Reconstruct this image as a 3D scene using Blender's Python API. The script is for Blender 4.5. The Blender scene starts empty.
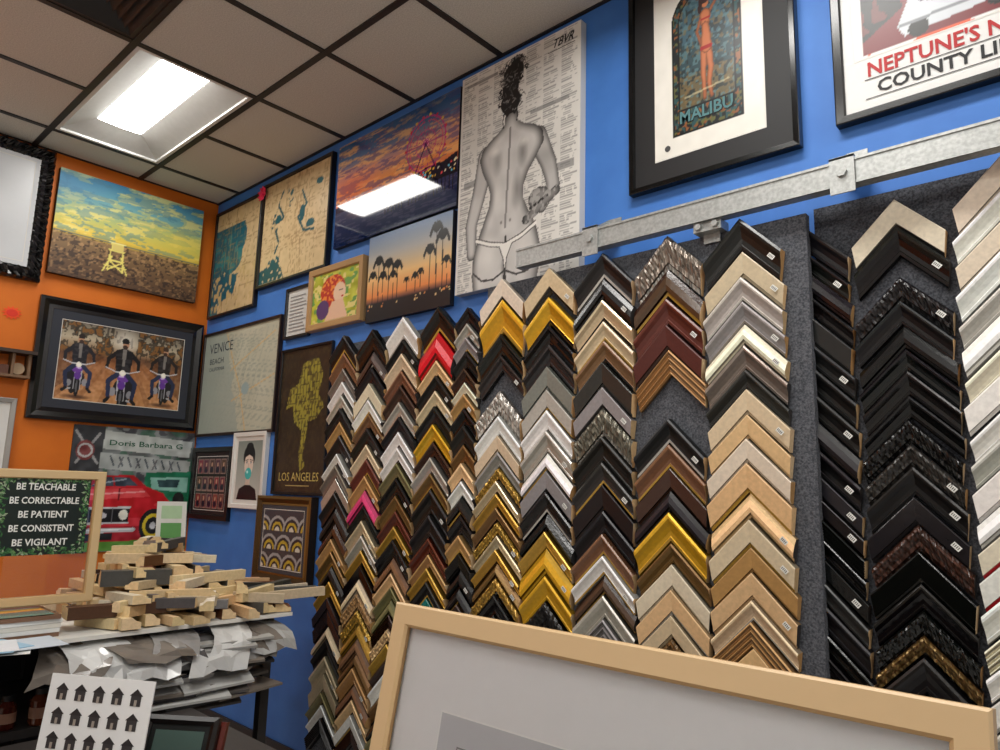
import bpy, random
import numpy as np
from math import *
from mathutils import Vector, Matrix
random.seed(7)
S2=sqrt(2)
scene=bpy.context.scene
scene.view_settings.view_transform='Standard'

# ------------------------------------------------------------------ materials
def lin(c):
    return tuple((max(0,min(255,v))/255.0)**2.2 for v in c[:3])
def new_mat(name):
    m=bpy.data.materials.new(name); m.use_nodes=True
    nt=m.node_tree; b=nt.nodes['Principled BSDF']
    return m,nt,b
def vc_mat(name,grain=0.10,gscale=60,bump=0.0,coat=0.0,detail=2):
    m,nt,b=new_mat(name)
    a=nt.nodes.new('ShaderNodeAttribute'); a.attribute_name='Col'
    p=nt.nodes.new('ShaderNodeAttribute'); p.attribute_name='Prop'
    sp=nt.nodes.new('ShaderNodeSeparateColor'); nt.links.new(p.outputs['Color'],sp.inputs[0])
    tc=nt.nodes.new('ShaderNodeTexCoord')
    n=nt.nodes.new('ShaderNodeTexNoise'); n.inputs['Scale'].default_value=gscale; n.inputs['Detail'].default_value=detail
    nt.links.new(tc.outputs['Object'],n.inputs['Vector'])
    mr=nt.nodes.new('ShaderNodeMapRange'); mr.inputs[3].default_value=1-grain; mr.inputs[4].default_value=1+grain
    nt.links.new(n.outputs[0],mr.inputs[0])
    mx=nt.nodes.new('ShaderNodeVectorMath'); mx.operation='SCALE'
    nt.links.new(a.outputs['Color'],mx.inputs[0]); nt.links.new(mr.outputs[0],mx.inputs['Scale'])
    nt.links.new(mx.outputs[0],b.inputs['Base Color'])
    nt.links.new(sp.outputs[0],b.inputs['Metallic']); nt.links.new(sp.outputs[1],b.inputs['Roughness'])
    if coat: b.inputs['Coat Weight'].default_value=coat
    if bump:
        bp=nt.nodes.new('ShaderNodeBump'); bp.inputs['Strength'].default_value=bump; bp.inputs['Distance'].default_value=.002
        nt.links.new(n.outputs[0],bp.inputs['Height']); nt.links.new(bp.outputs[0],b.inputs['Normal'])
    return m
def noise_mat(name,c1,c2,scale,rough=.7,bump=.1,metal=0,detail=4,dist=.003):
    m,nt,b=new_mat(name)
    tc=nt.nodes.new('ShaderNodeTexCoord')
    n=nt.nodes.new('ShaderNodeTexNoise'); n.inputs['Scale'].default_value=scale; n.inputs['Detail'].default_value=detail
    nt.links.new(tc.outputs['Object'],n.inputs['Vector'])
    r=nt.nodes.new('ShaderNodeValToRGB'); r.color_ramp.elements[0].position=.35; r.color_ramp.elements[1].position=.65
    r.color_ramp.elements[0].color=lin(c1)+(1,); r.color_ramp.elements[1].color=lin(c2)+(1,)
    nt.links.new(n.outputs[0],r.inputs[0]); nt.links.new(r.outputs[0],b.inputs['Base Color'])
    b.inputs['Roughness'].default_value=rough; b.inputs['Metallic'].default_value=metal
    if bump:
        bp=nt.nodes.new('ShaderNodeBump'); bp.inputs['Strength'].default_value=bump; bp.inputs['Distance'].default_value=dist
        nt.links.new(n.outputs[0],bp.inputs['Height']); nt.links.new(bp.outputs[0],b.inputs['Normal'])
    return m
M_ART=vc_mat('art_print',.02,40)
M_MOLD=vc_mat('molding_finish',.24,80,.22,0,5)
M_OBJ=vc_mat('painted_parts',.08,30)
M_BLUE=noise_mat('blue_wall_paint',(62,116,196),(68,124,204),6,.6,.05)
M_ORANGE=noise_mat('orange_wall_paint',(214,108,18),(222,116,24),5,.6,.05)
M_WHITE=noise_mat('white_wall_paint',(216,214,208),(224,222,216),5,.7,.05)
M_TILE=noise_mat('ceiling_tile',(186,182,172),(208,204,194),160,.9,.3)
M_GRID=noise_mat('dark_ceiling_grid',(34,30,28),(42,38,36),20,.5,0)
M_FELT=noise_mat('grey_felt',(58,60,66),(98,100,106),170,.95,.6,dist=.004)
M_FELT2=noise_mat('dark_grey_felt',(48,50,56),(86,88,94),170,.95,.6,dist=.004)
M_FLOOR=noise_mat('floor_vinyl',(186,182,176),(204,200,194),8,.5,.05)
M_GALV=noise_mat('galvanised_steel',(158,160,158),(182,184,182),90,.45,.08,.55)
def emit_mat(name,s):
    m=bpy.data.materials.new(name); m.use_nodes=True; nt=m.node_tree; nt.nodes.clear()
    o=nt.nodes.new('ShaderNodeOutputMaterial'); e=nt.nodes.new('ShaderNodeEmission'); e.inputs[0].default_value=(1,.975,.93,1); e.inputs[1].default_value=s
    nt.links.new(e.outputs[0],o.inputs[0]); return m
M_EMIT_UNSEEN=emit_mat('fluorescent_lens_unseen',34)  # lens of the unseen added troffers, stronger than the visible one
M_EMIT_OLD=emit_mat('fluorescent_lens_dim',20)
M_GLASS,nt,b=new_mat('picture_glass')
b.inputs['Base Color'].default_value=(1,1,1,1); b.inputs['Roughness'].default_value=.02; b.inputs['Transmission Weight'].default_value=1; b.inputs['IOR'].default_value=1.45

# ------------------------------------------------------------------ mesh builder
class T:  # placement frame
    def __init__(s,O,U,V):
        s.O=np.array(O,float); s.U=np.array(U,float); s.V=np.array(V,float)
        s.U/=np.linalg.norm(s.U); s.V/=np.linalg.norm(s.V); s.N=np.cross(s.U,s.V)
    def __call__(s,u,v,n=0): return s.O+s.U*u+s.V*v+s.N*n
TB=T((0,0,0),(1,0,0),(0,0,1))      # on the blue wall: u=x, v=z, n=out into the room
TO=T((0,0,0),(0,1,0),(0,0,1))      # on the orange wall: u=y, v=z
TW=T((0,0,0),(1,0,0),(0,1,0))      # world: u=x v=y n=z
class MB:
    def __init__(s): s.v=[]; s.f=[]; s.c=[]; s.p=[]; s.m=[]
    def face(s,pts,col,prop=(0,.5),mi=0,flat=True):
        k=len(s.v); s.v.extend([tuple(p) for p in pts]); s.f.append(tuple(range(k,k+len(pts))))
        lc=lin(col); s.c.extend([lc]*len(pts)); s.p.extend([prop]*len(pts)); s.m.append(mi)
    def box(s,t,u0,u1,v0,v1,n0,n1,col,prop=(0,.5),mi=0):
        P=[t(u,v,n) for n in (n0,n1) for v in (v0,v1) for u in (u0,u1)]
        for q in ((0,2,3,1),(4,5,7,6),(0,1,5,4),(2,6,7,3),(0,4,6,2),(1,3,7,5)): s.face([P[i] for i in q],col,prop,mi)
    def cyl(s,t,cu,cv,r,n0,n1,col,prop=(0,.5),seg=20,r2=None,mi=0):
        r2=r if r2 is None else r2
        A=[t(cu+r*cos(2*pi*i/seg),cv+r*sin(2*pi*i/seg),n0) for i in range(seg)]
        B=[t(cu+r2*cos(2*pi*i/seg),cv+r2*sin(2*pi*i/seg),n1) for i in range(seg)]
        for i in range(seg):
            j=(i+1)%seg; s.face([A[i],A[j],B[j],B[i]],col,prop,mi)
        s.face(A[::-1],col,prop,mi); s.face(B,col,prop,mi)
    def frame(s,t,x0,y0,w,h,prof,cols,prop=(0,.4),orn=0,seg=1,mi=0):
        def loop(d,hh,first):
            cs=[(x0+d,y0+d),(x0+w-d,y0+d),(x0+w-d,y0+h-d),(x0+d,y0+h-d)]; out=[]
            for i in range(4):
                a,b=cs[i],cs[(i+1)%4]
                for k in range(seg):
                    f=k/seg; hz=hh+(orn*sin(k*1.9+d*300) if orn and not first else 0)
                    out.append(t(a[0]+(b[0]-a[0])*f,a[1]+(b[1]-a[1])*f,hz))
            return out
        L=[loop(d,hh,i in(0,len(prof)-1)) for i,(d,hh) in enumerate(prof)]
        for i in range(len(L)-1):
            c=cols[min(i,len(cols)-1)]; n=len(L[i])
            for k in range(n):
                j=(k+1)%n; s.face([L[i][k],L[i][j],L[i+1][j],L[i+1][k]],c,prop,mi)
    def paint(s,t,x0,y0,w,h,n,pt,prop=(0,.5)):
        H,W=pt.img.shape[:2]; col=(np.clip(pt.img,0,255)/255.0)**2.2
        k=len(s.v)
        for j in range(H):
            for i in range(W):
                s.v.append(tuple(t(x0+w*i/(W-1),y0+h*(1-j/(H-1)),n)))
        for j in range(H-1):
            for i in range(W-1):
                a=k+j*W+i; s.f.append((a+W,a+W+1,a+1,a)); s.m.append(0)
                for (jj,ii) in ((j+1,i),(j+1,i+1),(j,i+1),(j,i)):
                    s.c.append(tuple(col[jj,ii])); s.p.append(prop)
    def text(s,t,txt,x0,y0,w,h,n,col,prop=(0,.6),bold=.0,slant=0,mi=0):
        V,F=text_mesh(txt,bold)
        mn=V.min(0); mxx=V.max(0); sc=(w/(mxx[0]-mn[0]),h/(mxx[1]-mn[1]))
        for f in F: s.face([t(x0+(V[i][0]-mn[0])*sc[0]+slant*(V[i][1]-mn[1])*sc[1],y0+(V[i][1]-mn[1])*sc[1],n) for i in f],col,prop,mi)
    def done(s,name,mats,smooth=False,coll=None):
        me=bpy.data.meshes.new(name); me.from_pydata(s.v,[],s.f)
        a=me.color_attributes.new('Col','FLOAT_COLOR','CORNER')
        arr=np.ones((len(s.c),4),np.float32); arr[:,:3]=np.array(s.c); a.data.foreach_set('color',arr.ravel())
        a=me.color_attributes.new('Prop','FLOAT_COLOR','CORNER')
        arr=np.ones((len(s.p),4),np.float32); arr[:,:2]=np.array(s.p); a.data.foreach_set('color',arr.ravel())
        me.polygons.foreach_set('material_index',s.m)
        for m in (mats if isinstance(mats,(list,tuple)) else [mats]): me.materials.append(m)
        me.update(); ob=bpy.data.objects.new(name,me); scene.collection.objects.link(ob)
        return ob
_tc={}
def text_mesh(txt,bold=0):
    if (txt,bold) in _tc: return _tc[(txt,bold)]
    cu=bpy.data.curves.new('t','FONT'); cu.body=txt; cu.resolution_u=2; cu.offset=bold
    ob=bpy.data.objects.new('t',cu); scene.collection.objects.link(ob)
    bpy.context.view_layer.update()
    me=bpy.data.meshes.new_from_object(ob)
    V=np.array([v.co[:2] for v in me.vertices]); F=[tuple(p.vertices) for p in me.polygons]
    bpy.data.objects.remove(ob); bpy.data.curves.remove(cu); bpy.data.meshes.remove(me)
    _tc[(txt,bold)]=(V,F); return V,F

# ------------------------------------------------------------------ painter (colours computed on the mesh vertices)
def vn(x,y,sc,seed):
    r=np.random.RandomState(seed).rand(64,64); X=(x*sc)%63; Y=(y*sc)%63
    i=X.astype(int); j=Y.astype(int); fx=X-i; fy=Y-j; fx=fx*fx*(3-2*fx); fy=fy*fy*(3-2*fy)
    return (r[j,i]*(1-fx)+r[j,i+1]*fx)*(1-fy)+(r[j+1,i]*(1-fx)+r[j+1,i+1]*fx)*fy
def fbm(x,y,sc,seed): return vn(x,y,sc,seed)*.5+vn(x,y,sc*2.1,seed+1)*.3+vn(x,y,sc*4.3,seed+2)*.2
def blur(m,k):
    m=np.asarray(m,float)
    for _ in range(3):
        for ax in (0,1):
            a=np.zeros_like(m)
            for d in range(-k,k+1): 
                q=np.roll(m,d,ax)
                if ax==0 and d<0: q[d:]=m[-1]
                a+=q
            m=a/(2*k+1)
    return m
class PT:
    def __init__(s,W,H,asp,bg=(255,255,255)):
        s.y,s.x=np.mgrid[0:1:H*1j,0:1:W*1j]; s.a=asp; s.img=np.ones((H,W,3))*np.array(bg,float)
    def mix(s,m,col,al=1):
        m=(np.asarray(m,float)*al)[...,None]; s.img=s.img*(1-m)+np.array(col,float)*m
    def grad(s,st,y0=0,y1=1):
        ys=[q[0] for q in st]; g=np.stack([np.interp(s.y,ys,[q[1][k] for q in st]) for k in range(3)],-1)
        m=((s.y>=y0)&(s.y<=y1))[...,None]; s.img=np.where(m,g,s.img)
    def mask(s,pts):
        m=np.zeros(s.x.shape,bool); n=len(pts)
        for i in range(n):
            x1,y1=pts[i]; x2,y2=pts[(i+1)%n]
            if y1==y2: continue
            m^=((y1>s.y)!=(y2>s.y))&(s.x<(x2-x1)*(s.y-y1)/(y2-y1)+x1)
        return m
    def poly(s,pts,col,al=1):
        m=s.mask(pts); s.mix(m,col,al); return m
    def ell(s,cx,cy,rx,ry,col,al=1,soft=0):
        d=np.sqrt(((s.x-cx)/rx)**2+((s.y-cy)/ry)**2)
        m=(d<1) if not soft else np.clip((1-d)/soft,0,1); s.mix(m,col,al)
    def lmask(s,pts,w,w2=None):
        X=s.x*s.a; n=len(pts)-1; out=np.zeros(s.x.shape,bool)
        for i in range(n):
            x1,y1=pts[i][0]*s.a,pts[i][1]; x2,y2=pts[i+1][0]*s.a,pts[i+1][1]
            L=(x2-x1)**2+(y2-y1)**2+1e-9; t=np.clip(((X-x1)*(x2-x1)+(s.y-y1)*(y2-y1))/L,0,1)
            ww=w if w2 is None else w+(w2-w)*(i+t)/n
            out|=np.hypot(X-x1-t*(x2-x1),s.y-y1-t*(y2-y1))<ww
        return out
    def line(s,pts,w,col,al=1,w2=None): s.mix(s.lmask(pts,w,w2),col,al)
    def ring(s,cx,cy,r,w,col,al=1):
        s.mix(abs(np.hypot((s.x-cx)*s.a,s.y-cy)-r)<w,col,al)
    def noise(s,sc,amp,seed=1,m=None):
        n=(vn(s.x*s.a,s.y,sc,seed)-.5)*2*amp
        if m is not None: n=n*m
        s.img=s.img+n[...,None]

# ------------------------------------------------------------------ room shell
H=3.6; XR=7.6; YB=-5.2
def slab(name,lo,hi,mat):
    mb=MB(); mb.box(TW,lo[0],hi[0],lo[1],hi[1],lo[2],hi[2],(200,200,200)); return mb.done(name,mat)
slab('wall_back',(-.1,0,0),(XR+.1,.1,H+.3),M_BLUE)
slab('wall_left',(-.1,YB,0),(0,0,H+.3),M_ORANGE)
slab('wall_right',(XR,YB,0),(XR+.1,0,H+.3),M_WHITE)
slab('wall_front',(-.1,YB-.1,0),(XR+.1,YB,H+.3),M_WHITE)
slab('floor',(-.1,YB-.1,-.1),(XR+.1,.1,0),M_FLOOR)
mb=MB(); mb.box(TB,0.012,XR,0,.1,0.0,.012,(40,38,38)); mb.done('baseboard_back',M_OBJ)
mb=MB(); mb.box(TO,YB,-.02,0,.1,0.0,.012,(40,38,38)); mb.done('baseboard_left',M_OBJ)
gx=[0,.33]; 
while gx[-1]<XR-.645: gx.append(gx[-1]+.645)
gx.append(XR)
gy=[0,-.58]
while gy[-1]>YB+.645: gy.append(gy[-1]-.645)
gy.append(YB)
troffers=[(1,1),(6,1),(6,3),(1,4),(9,1),(9,4),(4,6)]  # first is in view; rest are unseen, added to light room and foreground mat
vent=(3,2)
skip=set()
for i,j in troffers: skip|={(i,j),(i+1,j)}
skip.add(vent)
mb=MB(); w=.016
for i in range(len(gx)-1):
    for j in range(len(gy)-1):
        if (i,j) in skip: continue
        mb.box(TW,gx[i],gx[i+1],gy[j+1],gy[j],H,H+.02,(200,200,200),mi=0)
for i,x in enumerate(gx):
    for j in range(len(gy)-1):
        if any(i==a+1 and j==b for a,b in troffers): continue
        mb.box(TW,x-w if x>0 else 0,min(x+w,XR),gy[j+1],gy[j],H-.006,H+.001,(30,28,26),mi=1)
for j,y in enumerate(gy):
    mb.box(TW,0,XR,max(y-w,YB),min(y+w,0),H-.008,H+.002,(30,28,26),mi=1)
mb.done('ceiling',[M_TILE,M_GRID])
slab('ceiling_deck',(-.1,YB-.1,H+.3),(XR+.1,.1,H+.35),M_WHITE)
for ti,(i,j) in enumerate(troffers):
    g_=w+.003
    x0,x1,y0,y1=gx[i]+g_,gx[i+2]-g_,gy[j+1]+g_,gy[j]-g_
    mb=MB(); Wc=(176,176,172)
    z1=H+.085; ix0,ix1,iy0,iy1=x0+.16,x1-.12,y0+.175,y1-.175
    a=[(x0,y0),(x1,y0),(x1,y1),(x0,y1)]; bb=[(ix0,iy0),(ix1,iy0),(ix1,iy1),(ix0,iy1)]
    for k in range(4):
        q=(k+1)%4
        mb.face([(*a[k],H),(*bb[k],z1),(*bb[q],z1),(*a[q],H)],Wc,(0,.6),0)
        mb.face([(*a[k],H),(*a[q],H),(*a[q],z1+.05),(*a[k],z1+.05)],Wc,(0,.5),0)
    mb.face([(*p,z1+.05) for p in a],Wc,(0,.5),0)
    n=8
    for k in range(n):
        t0=pi*k/n; t1=pi*(k+1)/n; ym=(iy0+iy1)/2; r=(iy1-iy0)/2
        p0=(ym-r*cos(t0),z1-.008*sin(t0)); p1=(ym-r*cos(t1),z1-.008*sin(t1))
        mb.face([(ix0,p0[0],p0[1]),(ix0,p1[0],p1[1]),(ix1,p1[0],p1[1]),(ix1,p0[0],p0[1])],(255,255,255),(0,.5),1)
    mb.frame(T((x0,y0,H),(1,0,0),(0,1,0)),0,0,x1-x0,y1-y0,[(0,-.002),(.0,-.004),(.02,-.004),(.02,.01)],[(215,215,212)])
    mb.done('fluorescent_troffer_light',[M_OBJ,M_EMIT_OLD if ti==0 else M_EMIT_UNSEEN])
mb=MB(); i,j=vent; x0,x1,y0,y1=gx[i]+w,gx[i+1]-w,gy[j+1]+w,gy[j]-w
mb.box(TW,x0,x1,y0,y1,H+.06,H+.07,(14,13,13))
for k in range(7):
    d=.02+k*.04
    mb.frame(T((x0,y0,H),(1,0,0),(0,1,0)),d,d,x1-x0-2*d,y1-y0-2*d,[(0,.0),(.03,.03),(.031,.03),(.0,-.001)],[(44,42,40)],(0,.6))
mb.frame(T((x0,y0,H),(1,0,0),(0,1,0)),0,0,x1-x0,y1-y0,[(0,.05),(.0,-.002),(.02,-.002),(.02,.05)],[(44,42,40)])
mb.done('ceiling_air_vent',M_OBJ)

# ------------------------------------------------------------------ sample boards
K=(22,21,22);K2=(46,44,44);BR=(58,38,29);MH=(88,42,31);WN=(116,82,58);OK_=(172,132,84);MP=(218,180,132);BE=(208,188,156)
CR=(228,216,192);WH=(234,232,226);SV=(184,180,172);PW=(128,120,110);GD=(186,146,64);YG=(206,160,44);BZ=(120,92,56);CH=(200,184,152)
RD=(196,16,32);PK=(190,50,104);TL=(36,122,112);GR=(134,132,129);OL=(108,102,68);LG=(178,174,166)
METAL={SV:.5,PW:.5,GD:.5,YG:.3,BZ:.5,CH:.4}
def jit(c,a=8):
    d=random.uniform(-a,a); return tuple(max(0,min(255,v+d+random.uniform(-3,3))) for v in c)
def chevron(mb,t,cx,cz,half,w,style,col,lip=None,n0=0.0,rot=0,end=.22,plain=False):
    met=METAL.get(col,0); pr=(met,.30 if met else random.uniform(.22,.5))
    if sum(col)<140: pr=(0,random.uniform(.16,.4))
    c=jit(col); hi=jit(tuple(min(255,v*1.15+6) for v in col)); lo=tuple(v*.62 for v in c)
    lp=lip or (c if (plain or random.random()<.65) else random.choice([GD,SV,K,BR])) 
    h=random.uniform(.026,.038)
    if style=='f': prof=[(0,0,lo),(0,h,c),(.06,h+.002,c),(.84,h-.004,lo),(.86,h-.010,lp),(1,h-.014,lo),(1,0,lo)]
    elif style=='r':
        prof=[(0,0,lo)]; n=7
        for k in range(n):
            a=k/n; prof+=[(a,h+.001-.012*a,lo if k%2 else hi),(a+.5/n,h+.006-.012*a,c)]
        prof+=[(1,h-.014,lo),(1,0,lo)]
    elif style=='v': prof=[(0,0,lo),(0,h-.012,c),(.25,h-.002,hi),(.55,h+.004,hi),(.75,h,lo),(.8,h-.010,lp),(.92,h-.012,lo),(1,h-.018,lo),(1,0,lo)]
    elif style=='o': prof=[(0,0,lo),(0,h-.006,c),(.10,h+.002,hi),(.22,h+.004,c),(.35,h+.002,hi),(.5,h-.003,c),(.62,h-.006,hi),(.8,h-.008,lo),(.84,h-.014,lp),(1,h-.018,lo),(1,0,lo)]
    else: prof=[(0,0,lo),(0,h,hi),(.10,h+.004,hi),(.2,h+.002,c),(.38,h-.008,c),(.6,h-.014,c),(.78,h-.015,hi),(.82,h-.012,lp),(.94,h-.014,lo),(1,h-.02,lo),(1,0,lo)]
    seg=26 if style=='o' else 1
    cr,sr=cos(rot),sin(rot)
    def P(x,y,n): return t(cx+x*cr-y*sr,cz+x*sr+y*cr,n0+n)
    def path(u,hh,side,edge):
        ex=half-end*u/S2
        A=(side*ex,-ex-u*S2); B=(0,-u*S2); out=[]
        for k in range(seg+1):
            f=k/seg; dh=0 if (edge or seg==1 or k in(0,)) else .003*sin(k*2.3)*sin(u*260+k*.7)+.0015*sin(k*1.1+u*90)
            out.append(P(A[0]+(B[0]-A[0])*f,A[1]+(B[1]-A[1])*f,hh+dh))
        return out
    raw=random.choice([MP,OK_,(190,160,118),K2,(206,178,140)])
    for side in (-1,1):
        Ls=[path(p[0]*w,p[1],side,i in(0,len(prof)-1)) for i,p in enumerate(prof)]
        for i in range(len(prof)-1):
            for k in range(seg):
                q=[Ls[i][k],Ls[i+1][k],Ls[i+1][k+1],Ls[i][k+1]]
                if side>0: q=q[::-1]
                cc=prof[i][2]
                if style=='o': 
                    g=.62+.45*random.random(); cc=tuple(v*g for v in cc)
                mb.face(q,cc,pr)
        e=[L[0] for L in Ls]
        if side<0: e=e[::-1]
        mb.face(e,raw,(0,.7))
    if random.random()<.28 and w>.035:   # small barcode sticker near the end of a leg
        sx=half-.03; u=w*.45; y=-sx-u*S2; d=1/S2
        def Q(a,b,n): return P(sx+a*d+b*d,y-a*d+b*d,n)
        mb.face([Q(-.012,-.007,h+.005),Q(.012,-.007,h+.005),Q(.012,.007,h+.005),Q(-.012,.007,h+.005)],(228,228,222),(0,.5))
        for k in range(4): mb.face([Q(-.009+k*.005,-.004,h+.0055),Q(-.007+k*.005,-.004,h+.0055),Q(-.007+k*.005,.004,h+.0055),Q(-.009+k*.005,.004,h+.0055)],(60,60,60),(0,.5))
mbS=MB()
def column(t,mb,cx,ztop,zbot,half,items,n0,fill,wr=(.038,.058),sc=.86,end=.22,plain=False):
    z=ztop; i=0
    while z-half-.08>zbot:
        if i<len(items): it=items[i]
        else:
            it=(random.choice(fill),random.uniform(*wr)*100/sc,random.choice('ssfvro' if random.random()<.3 else 'ssfv'))
        i+=1
        if it[0] is None: z-=it[1]/100; continue
        w=it[1]/100*sc
        chevron(mb,t,cx+random.uniform(-.004,.004),z,half*random.uniform(.97,1.0),w,it[2],it[0],it[3] if len(it)>3 else None,n0,random.uniform(-.014,.014),end,plain)
        z-=w*S2*1.02+.0012
mixd=[K,K,K,BR,BR,MH,WN,PW,SV,GD,OK_,CH,OL,K2,BE,BZ,WH,K,MP,K,BR]
colA=[(K,9,'s',K),(BE,7,'f'),(LG,6.4,'s',SV),(GR,6,'s',PW),(CR,5.4,'v'),(PW,6.4,'s'),(K2,5,'s'),(BE,6.4,'f'),(MP,6,'f'),(CR,6,'f'),(MP,7.4,'f'),(MP,6.4,'v'),(BE,6.6,'f'),(OK_,6,'f'),(MP,6.4,'f'),(BE,5,'s'),(OK_,6,'r'),(MP,5.6,'f'),(BR,5.4,'s'),(K,5,'s')]
colB=[(PW,10,'o',SV),(BR,8.5,'v',GD),(MH,7.6,'s'),(MH,7,'f',BR),(OK_,7,'r'),(None,15),(K,7,'s'),(WN,6.4,'s',GD),(BR,6,'f'),(K,5.6,'v'),(YG,8,'s',GD),(BZ,5.4,'s'),(CR,6.4,'f'),(MP,6.4,'f'),(BE,5.6,'f'),(BZ,7.6,'o'),(OK_,7,'f'),(WN,5.4,'s')]
colC=[(K,8,'s',SV),(K,6.5,'v'),(CH,6.5,'s'),(BE,6,'s'),(WN,6.4,'s'),(K2,7.5,'f'),(GR,6,'f'),(PW,8.4,'o',SV),(K,7.5,'s'),(K2,6.4,'s'),(K,7.4,'f'),(K,6.4,'s'),(WN,6,'s'),(WH,5.4,'s'),(BR,5.4,'v'),(SV,6.4,'s'),(GR,7,'r'),(K,6,'s')]
colD=[(BE,7.5,'f',K),(None,3),(YG,9,'s',K),(K,6.4,'s'),(K2,7,'s'),(GR,7.4,'f'),(LG,6.4,'f'),(WH,6.4,'s'),(SV,7,'s'),(WH,5.4,'v'),(GR,6.4,'f'),(K,6.4,'s'),(K,5.4,'v'),(GD,5,'s'),(YG,8,'v'),(YG,7.5,'s'),(K,7,'o'),(PW,8,'o'),(K,6,'s')]
colE=[(CR,7.5,'f',K),(YG,12,'s',GD),(K,7.5,'s'),(K2,5.4,'s'),(None,8),(SV,8.6,'o',SV),(WH,6.4,'s'),(BE,5.4,'f'),(GR,5,'s'),(GD,4.4,'o'),(CH,4,'s'),(GD,4.4,'s'),(BZ,4.4,'s'),(GD,4.4,'o'),(CH,4.4,'s'),(GD,4.4,'s'),(BZ,4.4,'v'),(GD,5,'o'),(K,6.4,'s'),(K,7,'o'),(WN,5,'s')]
colF=[(K,6,'s'),(SV,5,'s'),(GR,5,'s'),(K,6,'s'),(BR,5,'s'),(CR,4,'s'),(OK_,5,'s'),(K,6,'s')]
colG=[(K,10,'s'),(RD,10.5,'v',RD),(MP,5.6,'s'),(K,5.6,'s'),(BE,5.6,'s'),(K,6.6,'s'),(YG,6.2,'s'),(BR,5.6,'s'),(SV,5.6,'s'),(BZ,5.6,'s'),(K,9,'s'),(K,8,'s'),(MH,5.6,'s'),(OK_,4.6,'s'),(GD,4.6,'s'),(K,5.6,'s'),(TL,6,'f'),(WH,5.6,'s'),(K,5,'s')]
colH=[(WH,9,'s',SV),(K,5.6,'s'),(BE,6.6,'s'),(WN,5.6,'s'),(BR,6.6,'s'),(SV,5.6,'s'),(K,5.6,'s'),(WH,6,'s'),(WH,5.6,'s'),(OL,5.6,'s'),(K,6.6,'s'),(BZ,5.6,'s'),(MH,5.6,'s'),(GD,4.6,'s'),(K,6.6,'s')]
colI=[(K,9,'s'),(BR,6.6,'v'),(K,6.6,'s'),(CR,6.6,'f'),(WH,5.6,'s'),(WN,5.6,'s'),(K,6.6,'s'),(BE,5.6,'s'),(MH,6.6,'s'),(OK_,5.6,'s'),(PK,6,'v'),(K,5.6,'s'),(CH,5.6,'s'),(SV,5.6,'s'),(GD,5.6,'s')]
colJ=[(K,7.6,'s'),(WN,6.6,'s'),(PW,5.6,'s'),(WH,5.6,'s'),(SV,5.6,'s'),(K,5.6,'s'),(OK_,5.6,'s'),(K,7.6,'s'),(WH,4.6,'s'),(PW,5.6,'s')]
D0=.115
cols=[(1.955,2.30,.121,colJ),(2.197,2.30,.121,colI),(2.439,2.33,.121,colH),(2.681,2.345,.121,colG),(2.877,2.31,.077,colF),(3.083,2.405,.129,colE),(3.341,2.40,.129,colD),(3.602,2.405,.132,colC),(3.870,2.415,.136,colB),(4.143,2.41,.137,colA)]
for cx,zt,hf,it in cols: column(TB,mbS,cx,zt,.16,hf-.001,it,D0+.003,mixd)
mbS.done('frame_corner_samples',M_MOLD)
mb=MB()
mb.box(TB,1.83,2.97,.12,2.26,.085,D0,(90,90,95)); mb.box(TB,2.97,4.34,.12,2.39,.085,D0,(90,90,95))
for x in (1.9,3.0,4.25): mb.box(TB,x-.03,x+.03,.0,2.2,.02,.085,(90,90,95))
mb.done('frame_sample_display_board',M_FELT)
mbR=MB(); D1=.055
blk=[K,K,K,K,K2,K,K]
column(TB,mbR,4.335,2.345,.3,.118,[(K,6.5,'s'),(K,5,'s'),(K,6,'v'),(K,5,'s'),(K2,7,'f'),(K,6,'s')],D1+.003,blk,plain=True)
column(TB,mbR,4.585,2.38,.3,.126,[(CR,7,'f',K),(K,7,'s'),(None,6),(K,5.8,'o',K),(K,5.6,'s'),(K,5.6,'v'),(K,5,'s'),(K,5.6,'s'),(K,5,'s'),(K,5.6,'o'),(K2,5,'o'),(K,6.6,'s'),(K2,6,'f'),(BR,5.6,'o'),(K,6.6,'f'),(K,5.6,'s'),(K,5,'o',K),(BZ,4.4,'o',K),(K,7.6,'s'),(K,6.6,'s'),(K,5.6,'f',GD)],D1+.003,blk,plain=True)
column(TB,mbR,4.85,2.44,.3,.132,[(CR,7.6,'f'),(WH,6,'s'),(CR,6.6,'f'),(WH,6.6,'s'),(LG,5.6,'s'),(WH,6.6,'v'),(CR,5.6,'s'),(WH,6.6,'f'),(WH,5.6,'s'),(LG,5.6,'s'),(WH,6.6,'f'),(WH,5.6,'v'),(CR,5.6,'f',RD),(WH,6.6,'f',RD),(WH,6.6,'s')],D1+.003,[WH,WH,CR,LG,WH],plain=True)
column(TB,mbR,5.12,2.42,.3,.132,[],D1+.003,[WH,SV,CR,GD,CH])
mbR.done('frame_corner_samples',M_MOLD)
mb=MB(); mb.box(TB,4.345,5.40,.25,2.42,.02,D1,(80,80,85)); mb.done('frame_sample_display_board',M_FELT2)

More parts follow.
